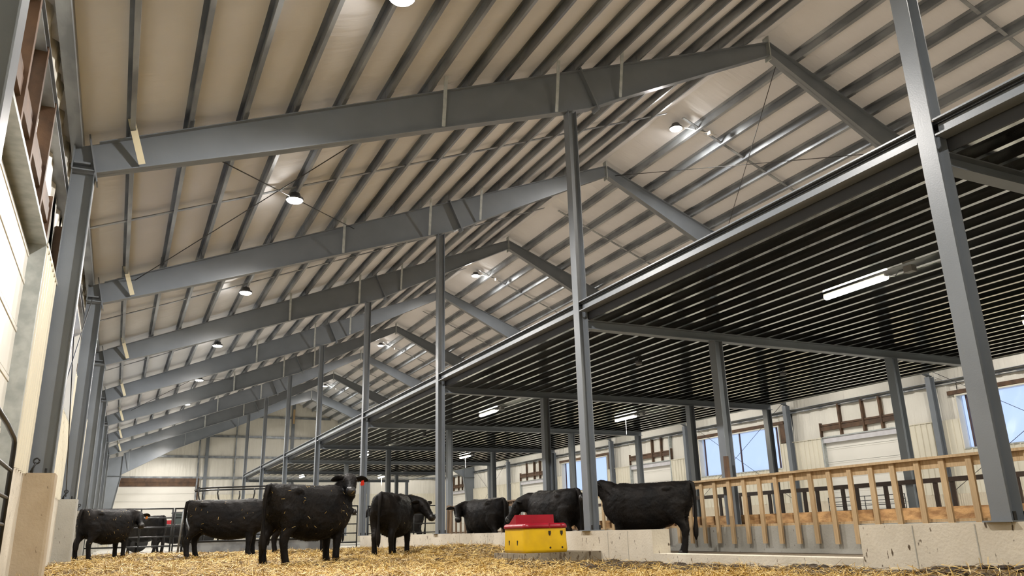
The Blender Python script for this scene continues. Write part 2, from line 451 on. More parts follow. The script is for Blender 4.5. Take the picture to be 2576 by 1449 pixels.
# ------------------------------------------------------------------ long walls
def corrugated(mb, x, y0, y1, z0, z1, out, pitch=.254, wave=False):
    """ribbed sheet in the plane x; out = +1 / -1 is the direction the ribs stand proud"""
    pts = [(y0, 0)]
    y = y0 + .06
    if wave:
        n = max(2, int((y1 - y0)/.09))
        pts = [(y0 + (y1 - y0)*k/(n*2), .014*(1 - math.cos(PI*k))/1) for k in range(n*2 + 1)]
    else:
        while y + .07 < y1:
            pts += [(y, 0), (y + .018, .036), (y + .05, .036), (y + .068, 0)]; y += pitch
        pts.append((y1, 0))
    vs = [(x + out*p[1], p[0], z) for z in (z0, z1) for p in pts]
    n = len(pts)
    mb.add(vs, [(i, i + 1, n + i + 1, n + i) for i in range(n - 1)])

DOOR = (1.79, 5.83); WIN = (.81, 6.76)
def kind(b): return 'door' if b in (0, 2, 4, 6, 8) else ('window' if b in (1, 3, 5) else 'plain')
nwin = [0]; ndoor = [0]

def wrinkled(mb, x, y0, y1, z0, z1, out, seed):
    ny = max(2, int((y1 - y0)/.13)); nz = max(2, int((z1 - z0)/.25))
    rr = np.random.default_rng(seed)
    ph = rr.uniform(0, 6, 6)
    vs = []
    for j in range(nz + 1):
        for i in range(ny + 1):
            y = y0 + (y1 - y0)*i/ny; z = z0 + (z1 - z0)*j/nz
            a = (j/nz)
            d = .034*math.sin(y*7 + ph[0] + .8*z)*a**2 + .022*math.sin(y*17 + ph[1] - 1.5*z)*a + .02*math.sin(y*1.9 + ph[2]) + .01*math.sin(z*3 + ph[3])
            vs.append((x + out*d, y, z))
    w = ny + 1
    mb.add(vs, [(j*w + i, j*w + i + 1, (j + 1)*w + i + 1, (j + 1)*w + i) for j in range(nz) for i in range(ny)])

def long_wall(side):
    out = 1 if side == 'left' else -1                # towards the inside
    x = XL if side == 'left' else XR
    wall = struct('wall_' + side, (x, 20, 0))
    zt = zroof(x) + PD
    xi = x - out*.14                                 # insulation plane
    # outer skin in pieces that leave the window openings free, concrete stem
    for b in range(-1, 9):
        ya, yb = FY(b), FY(b + 1)
        k = kind(b) if b >= 0 else 'plain'
        mb = MB(); xo = x - out*.30
        def skin(y0, y1, z0, z1):
            mb.box(min(xo, xo - out*.04), max(xo, xo - out*.04), y0, y1, z0, z1)
        if k == 'window':
            skin(ya, ya + WIN[0], 0, zt); skin(ya + WIN[1], yb, 0, zt); skin(ya + WIN[0], ya + WIN[1], 0, 3.03); skin(ya + WIN[0], ya + WIN[1], 4.95, zt)
        else: skin(ya, yb, 0, zt)
        mb.build('outer_skin', M['galv'], wall)
        # insulation
        ins = MB()
        def I(y0, y1, z0, z1): wrinkled(ins, xi, y0, y1, z0, z1, out, int(b*10 + z0*3 + (side == 'left')*100))
        if k == 'window':
            I(ya, ya + WIN[0], 4.1, 5.5); I(ya + WIN[1], yb, 4.1, 5.5); I(ya + WIN[0], ya + WIN[1], 4.97, 5.5)
        else: I(ya, yb, 4.1, 5.5)
        I(ya, yb, 5.58, zt)
        ins.build('insulation_sheet', M['wallvinyl'], wall, True)
        # liner panels
        def L(y0, y1, z0, z1, m='liner', wave=False):
            if y1 - y0 < .05: return
            q = MB(); corrugated(q, x, y0, y1, z0, z1, out, wave=wave); q.build('liner_panel', M[m], wall)
        xs = ([(ya, ya + DOOR[0]), (ya + DOOR[1], yb)] if k == 'door' else [(ya, yb)])
        for (a, c) in xs:
            if k == 'window':
                L(a, a + WIN[0], 1.42, 4.12); L(a + WIN[1], c, 1.42, 4.12); L(a + WIN[0], a + WIN[1], 1.42, 3.0)
            else: L(a, c, 1.42, 4.12)
            if side == 'right': L(a, c, 0.0, 1.42, 'linerlow', True)
            else: MB().box(x - .25, x, a, c, 0, 1.42).build('stem_wall', M['concrete'], wall)
            if k != 'window':
                MB().box(min(x, x + out*.035), max(x, x + out*.035), a, c, 4.10, 4.14).build('top_trim', M['liner'], wall)
        # girts
        MB().prism([(x, 5.44), (x - out*.2, 5.44), (x - out*.2, 5.62), (x, 5.62), (x, 5.60), (x - out*.16, 5.60), (x - out*.16, 5.46), (x, 5.46)], ya, yb, 'y').build('girt', M['galv'], wall)
        if b < 0: continue
        if k == 'window':
            nwin[0] += 1
            w = struct('window_%d' % nwin[0], (x, ya + B/2, 4))
            a, c = ya + WIN[0], ya + WIN[1]
            xa, xb = sorted((x + out*.03, x - out*.30))
            for nm, bx, mt in (('head_frame', (a, c, 4.95, 5.0), 'liner'), ('sill_frame', (a, c, 2.98, 3.03), 'galvlight'), ('side_frame', (a - .05, a, 2.98, 5.0), 'liner'), ('side_frame', (c, c + .05, 2.98, 5.0), 'liner')):
                MB().box(xa, xb, bx[0], bx[1], bx[2], bx[3]).build(nm, M[mt], w)
            for yy in (a + .28, a + 2.9, c - .28):
                MB().box(min(x - out*.20, x - out*.14), max(x - out*.20, x - out*.14), yy - .03, yy + .03, 3.03, 4.95).build('mullion', M['darktrim'], w)
            # film pane, slightly wavy
            q = MB(); n = 40
            vs = [(x - out*.24 + .012*math.sin(i*.9 + j), a + (c - a)*i/n, 3.03 + 1.92*j/8) for j in range(9) for i in range(n + 1)]
            q.add(vs, [(j*(n+1) + i, j*(n+1) + i + 1, (j+1)*(n+1) + i + 1, (j+1)*(n+1) + i) for j in range(8) for i in range(n)])
            q.build('pane', M['pane'], w, True)
            MB().box(min(x, x - out*.14), max(x, x - out*.14), a - .35, c + .35, 5.02, 5.17).build('header_board', M['brown'], wall)
            MB().box(min(x - out*.02, x - out*.12), max(x - out*.02, x - out*.12), ya + .17, a - .08, 4.16, 5.02).build('jack_stud', M['brown'], wall)
        elif k == 'door':
            ndoor[0] += 1
            d = struct('door_%d' % ndoor[0], (x, ya + B/2, 2))
            a, c = ya + DOOR[0], ya + DOOR[1]
            z = .05
            while z < 4.0:
                z2 = min(z + .60, 4.0)
                q = MB().box(min(x - out*.16, x - out*.21), max(x - out*.16, x - out*.21), a, c, z, z2 - .012)
                q.box(min(x - out*.150, x - out*.165), max(x - out*.150, x - out*.165), a, c, z2 - .075, z2 - .025)
                q.build('door_panel', M['white'], d)
                z = z2
            if side == 'right': MB().box(min(x - out*.02, x - out*.05), max(x - out*.02, x - out*.05), a, c, 3.88, 4.10).build('weather_flap', M['flap'], d)
            for yy in (a - .06, c - .02):
                MB().box(min(x + out*.02, x - out*.25), max(x + out*.02, x - out*.25), yy, yy + .08, 0, 5.45 if yy < a else 4.15).build('jamb', M['galvlight'], d)
            MB().box(min(x + out*.02, x - out*.25), max(x + out*.02, x - out*.25), a - .06, c + .06, 4.10, 4.15).build('head_jamb', M['galvlight'], d)
            MB().box(min(x - out*.02, x - out*.16), max(x - out*.02, x - out*.16), a - .05, c + .05, 4.42, 4.60).build('header_board', M['brown'], wall)
            MB().box(min(x - out*.03, x - out*.17), max(x - out*.03, x - out*.17), a - .05, c + .05, 4.62, 4.70).build('header_board', M['brown'], wall)
            for off in (2.60, 3.51, 4.75):
                MB().box(min(x + out*.01, x - out*.14), max(x + out*.01, x - out*.14), ya + off - .045, ya + off + .045, 4.16, 5.5).build('wood_post', M['brown'], wall)
            for yy in (a - .09, c + .03):
                MB().box(min(x + out*.0, x - out*.14), max(x + out*.0, x - out*.14), yy, yy + .06, 4.16, 4.78).build('wood_post', M['brown'], wall)
    # X rods
    for b in (1, 3, 7):
        for s_ in (0, 1):
            ya, yb = FY(b) + .15, FY(b + 1) - .15
            p = (x + out*.12, ya if s_ else yb, 1.5); q = (x + out*.12, yb if s_ else ya, 6.0)
            MB().tube([p, q], .010, 6).build('brace_rod', M['cable'], wall, True)
    return wall
long_wall('left'); long_wall('right')

# ------------------------------------------------------------------ far and rear walls
def end_wall(name, y, out, far):
    w = struct(name, (XRG, y, 0))
    yi = y - out*.14
    def bx(x0, x1, ya, yb, z0, z1): return MB().box(x0, x1, min(ya, yb), max(ya, yb), z0, z1)
    # gable insulation between girts
    levels = [4.10, 5.52, 7.27, 9.05, 10.84, 12.3]
    q = MB()
    for a, b in zip(levels[:-1], levels[1:]):
        n = 200; m = 6; rr = np.random.default_rng(int(a*7)); ph = rr.uniform(0, 6, 5); vs = []
        for j in range(m + 1):
            for i in range(n + 1):
                x = XL - .1 + (XR - XL + .2)*i/n; z = a + (b - a)*j/m
                z = min(z, zroof(x) + PD + .05) if z > zroof(x) + PD + .05 else z
                t = j/m
                d = .055*math.sin(x*5.1 + ph[0] + 1.2*z)*t**2*(.5 + .5*math.sin(x*.7 + ph[1])) + .034*math.sin(x*13 - z + ph[2])*t**2 + .02*math.sin(x*1.1 + ph[3]) + .012*math.sin(z*4 + x)
                vs.append((x, yi + out*d, z))
        q.add(vs, [(j*(n+1) + i, (j+1)*(n+1) + i, (j+1)*(n+1) + i + 1, j*(n+1) + i + 1) for j in range(m) for i in range(n)])
    q.build('insulation_sheet', M['wallvinyl'], w, True)
    pts = [(XL - .4, -.1), (XR + .4, -.1), (XR + .4, zroof(XR) + .4), (XRG, ZRG + .55), (XL - .4, zroof(XL) + .4)]
    MB().prism(pts, y - out*.30, y - out*.36, 'y').build('outer_skin', M['galv'], w)
    spans = [(XL, -8.10), (-1.95, XR)] if far else [(XL, XR)]
    for a, b in spans:
        n0 = max(1, round((b - a)/3.0))
        for k in range(n0):
            x0 = a + (b - a)*k/n0; x1 = a + (b - a)*(k + 1)/n0
            pts = [(x0, 0)]; x = x0 + .06
            while x + .07 < x1:
                pts += [(x, 0), (x + .018, .026), (x + .045, .026), (x + .063, 0)]; x += .305
            pts.append((x1, 0)); n = len(pts)
            MB().add([(p[0], y + out*p[1], z) for z in (.0, 4.12) for p in pts], [(i, i + 1, n + i + 1, n + i) for i in range(n - 1)]).build('liner_panel', M['liner'], w)
    if not far: return
    for z in levels[1:-1]:
        xa = XL + .2 if z < 6 else XRG - (ZRG + PD - z)/SL + .3
        xb = XR - .2 if z < 6 else XRG + (ZRG + PD - z)/SR - .3
        bx(xa, xb, y, y - out*.16, z - .09, z + .09).build('girt', M['galv'], w)
    for x, h in ((-1.9, .06), (-1.28, .13), (1.06, .05), (5.87, .13), (13.0, .13)):
        bx(x - h, x + h, y + out*.10, y - out*.12, 0, zroof(x) + .1).build('wind_column', M['paint'] if h > .1 else M['galv'], w)
    bx(5.80, 5.98, y + out*.12, y + out*.16, 10.3, 11.6).build('wood_post', M['wood'], w)
    bx(-8.10, -1.95, y + out*.02, y - out*.12, 4.80, 5.46).build('header_board', M['brown'], w)
    bx(-8.05, -1.95, y + out*.03, y + out*.05, 5.10, 5.16).build('header_board', M['brown'], w)
    bx(-1.95, -1.72, y + out*.05, y - out*.1, 3.2, 5.46).build('wood_post', M['brown'], w)
    ndoor[0] += 1
    d = struct('door_%d' % ndoor[0], (-5, y, 2))
    z = .02
    while z < 4.78:
        z2 = min(z + .6, 4.80)
        q = bx(-8.08, -1.97, y - out*.04, y - out*.09, z, z2 - .012); q.box(-8.08, -1.97, y - .035*out - .01, y - .035*out + .005, z2 - .08, z2 - .03)
        q.build('door_panel', M['white'], d); z = z2
end_wall('wall_far', Y1, -1, True)
end_wall('wall_rear', Y0, 1, False)

# ------------------------------------------------------------------ portal frames
RP = [(-8.54, .53), (-5.87, .68), (-2.93, .80), (-.37, .92), (.4, .95), (1.25, .84), (3.43, .62), (5.80, .38)]
RP8 = [(-8.54, 1.25), (-7.72, 1.55), (-4.28, 1.02), (-.4, .92), (2.19, .80), (4.0, .70), (5.80, .80)]
def rafter(parent, y, pts, mirror, wid=.20):
    """tapered welded plate girder: web plus two flanges, one mesh"""
    mx = (lambda x: 2*XRG - x) if mirror else (lambda x: x)
    mb = MB()
    top = [(mx(x), zroof(mx(x))) for x, d in pts]; bot = [(mx(x), zroof(mx(x)) - d) for x, d in pts]
    mb.prism(top + bot[::-1], y - .006, y + .006, 'y')
    for line, s in ((top, -1), (bot, 1)):
        poly = line + [(x, z + s*.016) for x, z in line[::-1]]
        mb.prism(poly, y - wid/2, y + wid/2, 'y')
    o = mb.build('rafter', M['paint'], parent); fixn(o.data); return o
def hcol(name, parent, x0, x1, y, z0, z1, w=.20, m='paint', ax='x'):
    """H-section post, flanges facing +-x, web between them"""
    t = .012; mb = MB()
    mb.box(x0, x0 + t, y - w/2, y + w/2, z0, z1); mb.box(x1 - t, x1, y - w/2, y + w/2, z0, z1); mb.box(x0 + t, x1 - t, y - .005, y + .005, z0, z1)
    o = mb.build(name, M[m], parent)
    return o
for i in range(0, 9):
    y = FY(i)
    lab = {0: 'grey steel portal frame beside the viewer with its rafter above the picture',
           8: 'last grey steel portal frame, clear span with haunched tapered legs near the end wall'}.get(
           i, '%s grey steel portal frame seen spanning the roof, counted from the near end' % ORD[i - 1])
    fr = thing('portal_frame', (XRG, y, 0), lab, 'frame', 'steel portal frames')
    if i < 8:
        hcol('left_column', fr, -8.86, -8.54, y, 1.44, zroof(-8.54) - .53, .24)
        hcol('right_column', fr, 20.02, 20.28, y, 0, zroof(20.2) - .53, .22)
        rafter(fr, y, RP, False); rafter(fr, y, RP, True)
        hcol('centre_column', fr, -.15, .05, y, .52, zroof(-.05) - .93)
        MB().box(-.22, .12, y - .15, y + .15, .505, .52).build('base_plate', M['paint'], fr)
        mb = MB()
        for dx, dy in ((-.10, -.11), (.06, -.11), (-.10, .11), (.06, .11)): mb.disc((dx - .01, y + dy, .56), .016, .08, 8)
        mb.build('anchor_bolts', M['black'], fr)['kind'] = 'stuff'
        # knee: outer panel, cap, end plate
        mb = MB(); mb.prism([(-8.86, 5.93), (-8.54, 5.93), (-8.54, zroof(-8.54)), (-8.86, zroof(-8.86))], y - .006, y + .006, 'y')
        mb.box(-8.86, -8.54, y - .11, y + .11, 5.915, 5.935); mb.box(-8.84, -8.62, y - .1, y + .006, 6.02, 6.05)
        mb.box(-8.87, -8.85, y - .11, y + .11, 5.93, zroof(-8.86))
        mb.build('knee_panel', M['paint'], fr)
        MB().bar((-8.68, y, zroof(-8.68) + .14), (-8.50, y, 5.75), .24, .022, (1, 0, 0)).build('end_plate', M['paint'], fr)
        MB().bar((.20, y, zroof(.2) + .06), (.62, y, zroof(.6) - 1.02), .24, .035, (1, 0, 0)).build('splice_plate', M['paint'], fr)
        MB().box(XRG - .015, XRG + .015, y - .10, y + .10, ZRG - .50, ZRG + .17).build('ridge_plate', M['galvlight'], fr)
        for xb, d in ((-7.92, .53), (-2.9, .80), (-.42, .92), (1.19, .845)):
            zb = zroof(xb) - d
            MB().bar((xb, y - .09, zb + .02), (xb - (.22 if xb < -7 else .05), y - .36, zroof(xb) + (.10 if xb < -7 else .14)), .10 if xb < -7 else .07, .012, (0, 1, 0)).build('flange_brace', M['brace'] if xb < -7 else M['galvlight'], fr)
        # purlin clips along the rafter
        mb = MB()
        for k in range(17):
            x = -8.13 + .82*k
            mb.box(x - .012, x - .002, y - .09, y + .09, zroof(x), zroof(x) + .18)
        mb.build('purlin_clips', M['galv'], fr)['kind'] = 'stuff'
        # left column foot: anchor eye
    else:
        mb = MB()
        for s in (0, 1):
            mx = (lambda x: x) if s == 0 else (lambda x: 2*XRG - x)
            mb = MB()
            mb.prism([(mx(-8.86), .3), (mx(-8.45), .3), (mx(-7.72), 5.12), (mx(-7.72), zroof(-7.72) - .2), (mx(-8.86), zroof(-8.86))], y - .006, y + .006, 'y')
            mb.prism([(mx(-8.45), .3), (mx(-8.43), .3), (mx(-7.70), 5.12), (mx(-7.72), 5.12)], y - .13, y + .13, 'y')
            mb.prism([(mx(-8.88), .3), (mx(-8.86), .3), (mx(-8.86), zroof(-8.86)), (mx(-8.88), zroof(-8.86))], y - .13, y + .13, 'y')
            mb.box(min(mx(-8.86), mx(-7.72)), max(mx(-8.86), mx(-7.72)), y - .1, y + .1, 5.10, 5.13)
            mb.box(min(mx(-7.73), mx(-7.71)), max(mx(-7.73), mx(-7.71)), y - .12, y + .12, 5.1, zroof(-7.72) + .02)
            o = mb.build('tapered_column', M['paint'], fr); fixn(o.data)
            rafter(fr, y, RP8[1:], s == 1, .24)
        for xb, d in ((-7.3, 1.4), (-3.6, 1.0), (.2, .9)):
            MB().bar((xb, y - .1, zroof(xb) - d + .05), (xb - .06, y - .42, zroof(xb) + .1), .055, .012, (1, 0, 0)).build('flange_brace', M['galvlight'], fr)

# concrete piers under the left columns
for i in range(0, 8):
    y = FY(i)
    if i == 0: lab = 'concrete wall pier under the column beside the viewer'
    else: lab = '%s concrete pier along the long side wall, under the %s column' % (ORD[i - 1], ORD[i - 1])
    p = thing('concrete_pier', (-8.7, y, 0), lab, 'pier', 'concrete piers under the wall columns')
    c = .03
    MB().prism([(-8.86, y - .28), (-8.5 - c, y - .28), (-8.5, y - .28 + c), (-8.5, y + .28 - c), (-8.5 - c, y + .28), (-8.86, y + .28)], 0, 1.44, 'z').build(
        'block', M['concretetan'] if i == 1 else M['concreteg'], p)
    mb = MB()
    for dx, dy in ((-8.78, -.17), (-8.62, -.17)): mb.disc((dx, y + dy, 1.47), .014, .07, 8)
    mb.build('anchor_bolts', M['black'], p)['kind'] = 'stuff'
    mb = MB(); mb.tube([(-8.80, y - .2, 1.45), (-8.74, y - .2, 1.58)], .012, 6)
    mb.tube([(-8.74 + .035*math.cos(t), y - .2, 1.60 + .035*math.sin(t)) for t in [2*PI*k/10 for k in range(11)]], .012, 6)
    if 0 < i < 4: mb.build('rod_eye', M['black'], p, True)

# ------------------------------------------------------------------ loft (mezzanine)
loft = thing('loft', (5.8, 20, 4.4), 'dark underside of the steel joist loft running the length of the barn', 'loft')
XM = 11.85
for b in range(0, 7):
    ya, yb = FY(b), FY(b + 1)
    y0 = ya + .11 if b else ya + .11
    mb = MB()
    mb.box(-.145, .045, y0, yb - .11, 4.695, 4.715); mb.box(-.145, .045, y0, yb - .11, 4.515, 4.535); mb.box(-.062, -.048, y0, yb - .11, 4.53, 4.70)
    mb.build('edge_beam', M['paint'], loft)
mb = MB(); mb.box(-.145, .045, FY(-1) + .1, FY(0) - .11, 4.695, 4.715); mb.box(-.145, .045, FY(-1) + .1, FY(0) - .11, 4.515, 4.535); mb.box(-.062, -.048, FY(-1) + .1, FY(0) - .11, 4.53, 4.70)
mb.build('edge_beam', M['paint'], loft)
for i in range(0, 8):
    y = FY(i)
    mb = MB(); mb.box(.05, XM, y - .09, y + .09, 4.200, 4.214); mb.box(.05, XM, y - .09, y + .09, 4.362, 4.376); mb.box(.05, XM, y - .005, y + .005, 4.21, 4.37)
    mb.build('cross_beam', M['paint'], loft)
MB().box(.075, .092, FY(-1), FY(7), 4.378, 4.66).build('rim_shade_plate', M['rim'], loft)  # added plate, coloured dark as the shaded side of the first joist
NJ = 30
jx = [.10 + (XM - .20)*k/(NJ - 1) for k in range(NJ)]
proto = None
for b in range(-1, 7):
    ya, yb = FY(b), FY(b + 1)
    for k, x in enumerate(jx):
        if proto is None:
            t = .008; w = .075; h = .285
            prof = [(0, 0), (w, 0), (w, .018), (w - t, .018), (w - t, t), (t, t), (t, h - t), (w, h - t), (w, h), (0, h)]
            mb = MB(); mb.prism(prof, .004, B - .004, 'y'); proto = fixn(mb.mesh('joist', M['joist']))
        o = link('joist', proto, loft)
        o.location = (x, ya, 4.378)
        if b == 6 and False: pass
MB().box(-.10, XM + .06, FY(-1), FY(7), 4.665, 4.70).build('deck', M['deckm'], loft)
MB().box(-.10, XM + .06, FY(-1), FY(7), 4.705, 4.73).build('loft_floor', M['plywood'], loft)
MB().box(XM + .0, XM + .02, FY(-1), FY(7), 4.36, 4.70).build('rim_angle', M['galvlight'], loft)
rows = (('near', 3.19, 'behind the timber feed fence'), ('middle', 8.44, 'in the middle row'), ('outer', 11.66, 'in the outer row by the aisle'))
for nm, x, where in rows:
    for i in range(0, 8):
        y = FY(i)
        cb = ('beside the viewer' if i == 0 else '%s from the near end' % ORD[i - 1])
        p = thing('loft_post', (x, y, 0), 'grey steel loft post %s, %s' % (where, cb), 'post', 'steel posts under the loft, %s row' % nm)
        hcol('post', p, x - .10, x + .10, y, .02 if x > 4 else .52, 4.20, .20)
        MB().box(x - .14, x + .14, y - .14, y + .14, .0 if x > 4 else .505, .02 if x > 4 else .525).build('base_plate', M['paint'], p)
    
# ------------------------------------------------------------------ low concrete walls, step, alley
def conc(name, bx, m, lab, cat='wall', seams=(), ax='y', ties=()):
    o = MB().box(*bx).build(name, M[m]); tag(o, lab, cat, kind='thing')
    return o
conc('knee_wall', (-.17, .16, -1.98, 15.0, 0, .505), 'concrete', 'long low pale concrete wall behind the yellow waterer')
conc('concrete_block', (-.17, .18, -15.0, -5.96, 0, .505), 'concrete', 'pale concrete wall section under the big steel column')
kb = bpy.data.objects['concrete_block']
mb = MB()
for y in (-6.65, -7.35, -8.05): mb.box(-.174, -.168, y - .006, y + .006, .02, .49)
mb.build('form_seam', M['concreteg'], kb)['kind'] = 'stuff'
kw = bpy.data.objects['knee_wall']
mb = MB()
for y in (-1.3, -.7, 1.2, 2.6, 4.3, 6.0, 8.2): mb.box(-.174, -.168, y - .004, y + .004, .03, .49)
mb.build('form_seam', M['concreteg'], kw)['kind'] = 'stuff'
conc('step_kerb', (-.17, .12, -5.955, -1.985, 0, .15), 'concrete', 'low concrete step in the gap between the two pale walls', 'step')
conc('alley_slab', (.125, 2.94, -14.5, 15, 0, .05), 'slab', 'dirty concrete alley floor where cattle stand at the feed fence', 'floor')
conc('feed_wall', (2.95, 3.42, -14.5, 15, 0, .505), 'concreteg', 'grey concrete wall that carries the timber feed fence')
conc('waterer_pad', (-1.63, -.175, -.46, .76, 0, .175), 'concretedirty', 'dirty concrete pad under the yellow waterer', 'pad')

# ------------------------------------------------------------------ timber feed fence
ff = thing('feed_fence', (2.9, 3, .5), 'pine timber slat fence with flat top rail along the feed alley', 'fence')
def wd(y): return M['wood'] if y < 5.5 else M['woodold']
for y0, y1 in ((-9.8, -6.0), (-6.0, -2.4), (-2.4, 1.3), (1.3, 5.0), (5.0, 9.8), (9.8, 14.6)):
    MB().box(2.82, 2.98, y0, y1 - .004, 1.375, 1.412).build('top_cap', wd(y1 - .1), ff)
    MB().box(2.905, 2.943, y0, y1 - .004, 1.25, 1.374).build('rail', wd(y1 - .1), ff)
    MB().box(2.96, 3.06, y0, y1 - .004, .506, .545).build('bottom_plate', wd(y1 - .1), ff)
slat_me = {}
y = -5.30 - .416*10; k = 0
while y < 14.5:
    mm = wd(y)
    if mm.name not in slat_me: slat_me[mm.name] = MB().box(-.019, .019, -.0445, .0445, 0, 1.175).mesh('slat', mm)
    o = link('slat', slat_me[mm.name], ff); o.location = (2.884, y, .20 + R.uniform(-.004, .004)); k += 1
    o.rotation_euler = (R.uniform(-.008, .008), 0, 0)
    y += .416
o = MB().box(2.88, 3.0, 14.62, 14.72, .506, 1.45).build('end_post', M['woodold'], ff)
ob = MB().box(3.36, 3.38, -14, 9, .506, .72).build('strand_board', M['osb'])
tag(ob, 'rough strand board lying upright along the feed wall behind the slats', 'board')
wp = MB().box(2.99, 3.05, -.20, -.11, .506, 1.84).build('timber_stake', M['brown'])
tag(wp, 'dark timber stake strapped to the first loft post behind the slats', 'stake')

# second, dark fence under the loft
df = thing('dark_fence', (8.3, 2, 0), 'dark brown rail fence beyond the feed alley under the loft', 'fence')
for y0, y1 in ((-8, -.2), (-.2, 3.5), (3.5, 7.5), (7.5, 14.8)):
    MB().box(8.24, 8.30, y0, y1 - .006, 1.30, 1.40).build('rail', M['brownsteel'], df)
for y in (-6.2, -5.6, -4.4, -4.0, -3.0, -2.5, -1.1, -.69, .22, .60, 1.43, 1.85, 2.67, 3.10, 3.92, 4.37, 5.19, 5.57, 6.41, 7.22, 7.7, 8.6, 9.0, 9.9, 10.3, 11.2, 11.6, 12.6, 13.4):
    MB().box(8.27, 8.31, y - .05, y + .05, .02, 1.31).build('post', M['brownsteel'], df)
tag(MB().box(8.315, 8.60, -8, 14.8, 0, .60).build('bunk_wall', M['concreteg']), 'grey concrete wall behind the dark rail fence', 'wall', kind='thing')

# ------------------------------------------------------------------ pipe gates and hay feeder
def gate(name, a, b, z0, z1, lab, nr=5, r=.022, fill=None, mids=(), round_at=None):
    a, b = Vector(a), Vector(b)
    g = thing(name, (a.x, a.y, 0), lab, 'gate')
    for k in range(nr):
        z = z0 + (z1 - z0)*k/(nr - 1)
        MB().tube([(a.x, a.y, z), (b.x, b.y, z)], r if k in (0, nr - 1) else r*.85, 8).build('rail', M['black'], g, True)
    for t in (0, 1) + tuple(mids):
        p = a.lerp(b, t)
        MB().tube([(p.x, p.y, (z0 - .02) if t not in (0, 1) else .0), (p.x, p.y, z1 + .02)], r*1.05, 8).build('stile', M['black'], g, True)
    return g
gate('pipe_gate', (-8.5, 15.24), (-6.12, 15.24), .36, 1.48, 'black pipe gate at the wall end of the far pen fence', mids=(.62,))
gate('pipe_gate', (-6.05, 15.24), (-3.4, 15.24), .36, 1.48, 'black pipe gate behind the hay feeder', mids=(.5,))
gate('pipe_gate', (-3.3, 15.24), (-.22, 15.24), .30, 1.50, 'black pipe gate between the hay feeder and the tall centre column', mids=(.5,))
g = gate('pipe_gate', (.16, 15.24), (2.85, 15.24), .26, 1.48, 'black pipe gate closing the far end of the feed alley', mids=(.35, .62))
gate('pipe_gate', (20.05, 13.35), (20.05, 9.5), .80, 1.52, 'black pipe gate in front of a white door under the loft', nr=5, r=.016, mids=(.5,))
def near_gate():
    g = thing('pipe_gate', (-8.72, -2.9, 0), 'black round-cornered pipe gate beside the near concrete pier', 'gate')
    x = -8.80
    MB().tube([(x, -7.0, 1.88), (x, -3.2, 1.72), (x, -2.45, 1.66), (x, -2.33, 1.62), (x, -2.29, 1.54), (x, -2.29, .35)], .026, 10).build('hoop', M['black'], g, True)
    for z in (1.32, 1.03, .75, .48):
        MB().tube([(x, -2.29, z), (x, -7, z + .06)], .022, 8).build('rail', M['black'], g, True)
near_gate()

def feeder():
    f = thing('hay_feeder', (-4.0, 14.2, 0), 'black hay feeder with curved top bars behind the cattle', 'feeder')
    x0, x1, y0, y1 = -5.75, -1.35, 13.5, 14.95
    mb = MB()
    for (xa, xb, ya, yb) in ((x0, x1, y0, y0 + .03), (x0, x1, y1 - .03, y1), (x0, x0 + .03, y0, y1), (x1 - .03, x1, y0, y1)): mb.box(xa, xb, ya, yb, .10, .45)
    mb.build('skirt', M['galv'], f)
    MB().tube([(x0 - .02, y0, .47), (x1 + .02, y0, .47)], .03, 8).build('lip_pipe', M['black'], f, True)
    xt0, xt1 = -5.55, -2.6
    for yy, z in ((y0, 2.03), (y1, 2.03)):
        MB().tube([(xt0, yy, z - .04), (xt0 + .5, yy, z), (xt1, yy, z + .06)], .026, 8).build('top_pipe', M['black'], f, True)
    for xx in (xt0, xt1): MB().tube([(xx, y0, 2.02), (xx, y1, 2.02)], .026, 8).build('top_pipe', M['black'], f, True)
    for yy in (y0, y1):
        for x in ((-5.55, -5.0, -3.95, -2.75) if yy == y0 else (-5.3, -4.2, -3.1)):
            s = .09 if x < -4.5 else -.07
            MB().tube([(x, yy, 2.0), (x - s*.2, yy, 1.86), (x + s*.2, yy, 1.70), (x + s, yy, 1.55), (x + s*1.1, yy, .45)], .022, 8).build('bar', M['black'], f, True)
    # end stand with diagonal strut
    MB().tube([(-6.0, 13.45, .1), (-5.93, 13.45, 1.38), (-5.5, 13.45, 1.36)], .03, 8).build('end_stand', M['galv'], f, True)
    MB().tube([(-5.92, 13.45, 1.3), (-5.62, 13.45, .5)], .022, 8).build('strut', M['galv'], f, True)
    MB().tube([(-5.7, 13.45, 1.36), (-5.55, 13.45, 1.05)], .02, 8).build('strut', M['galv'], f, True)
feeder()

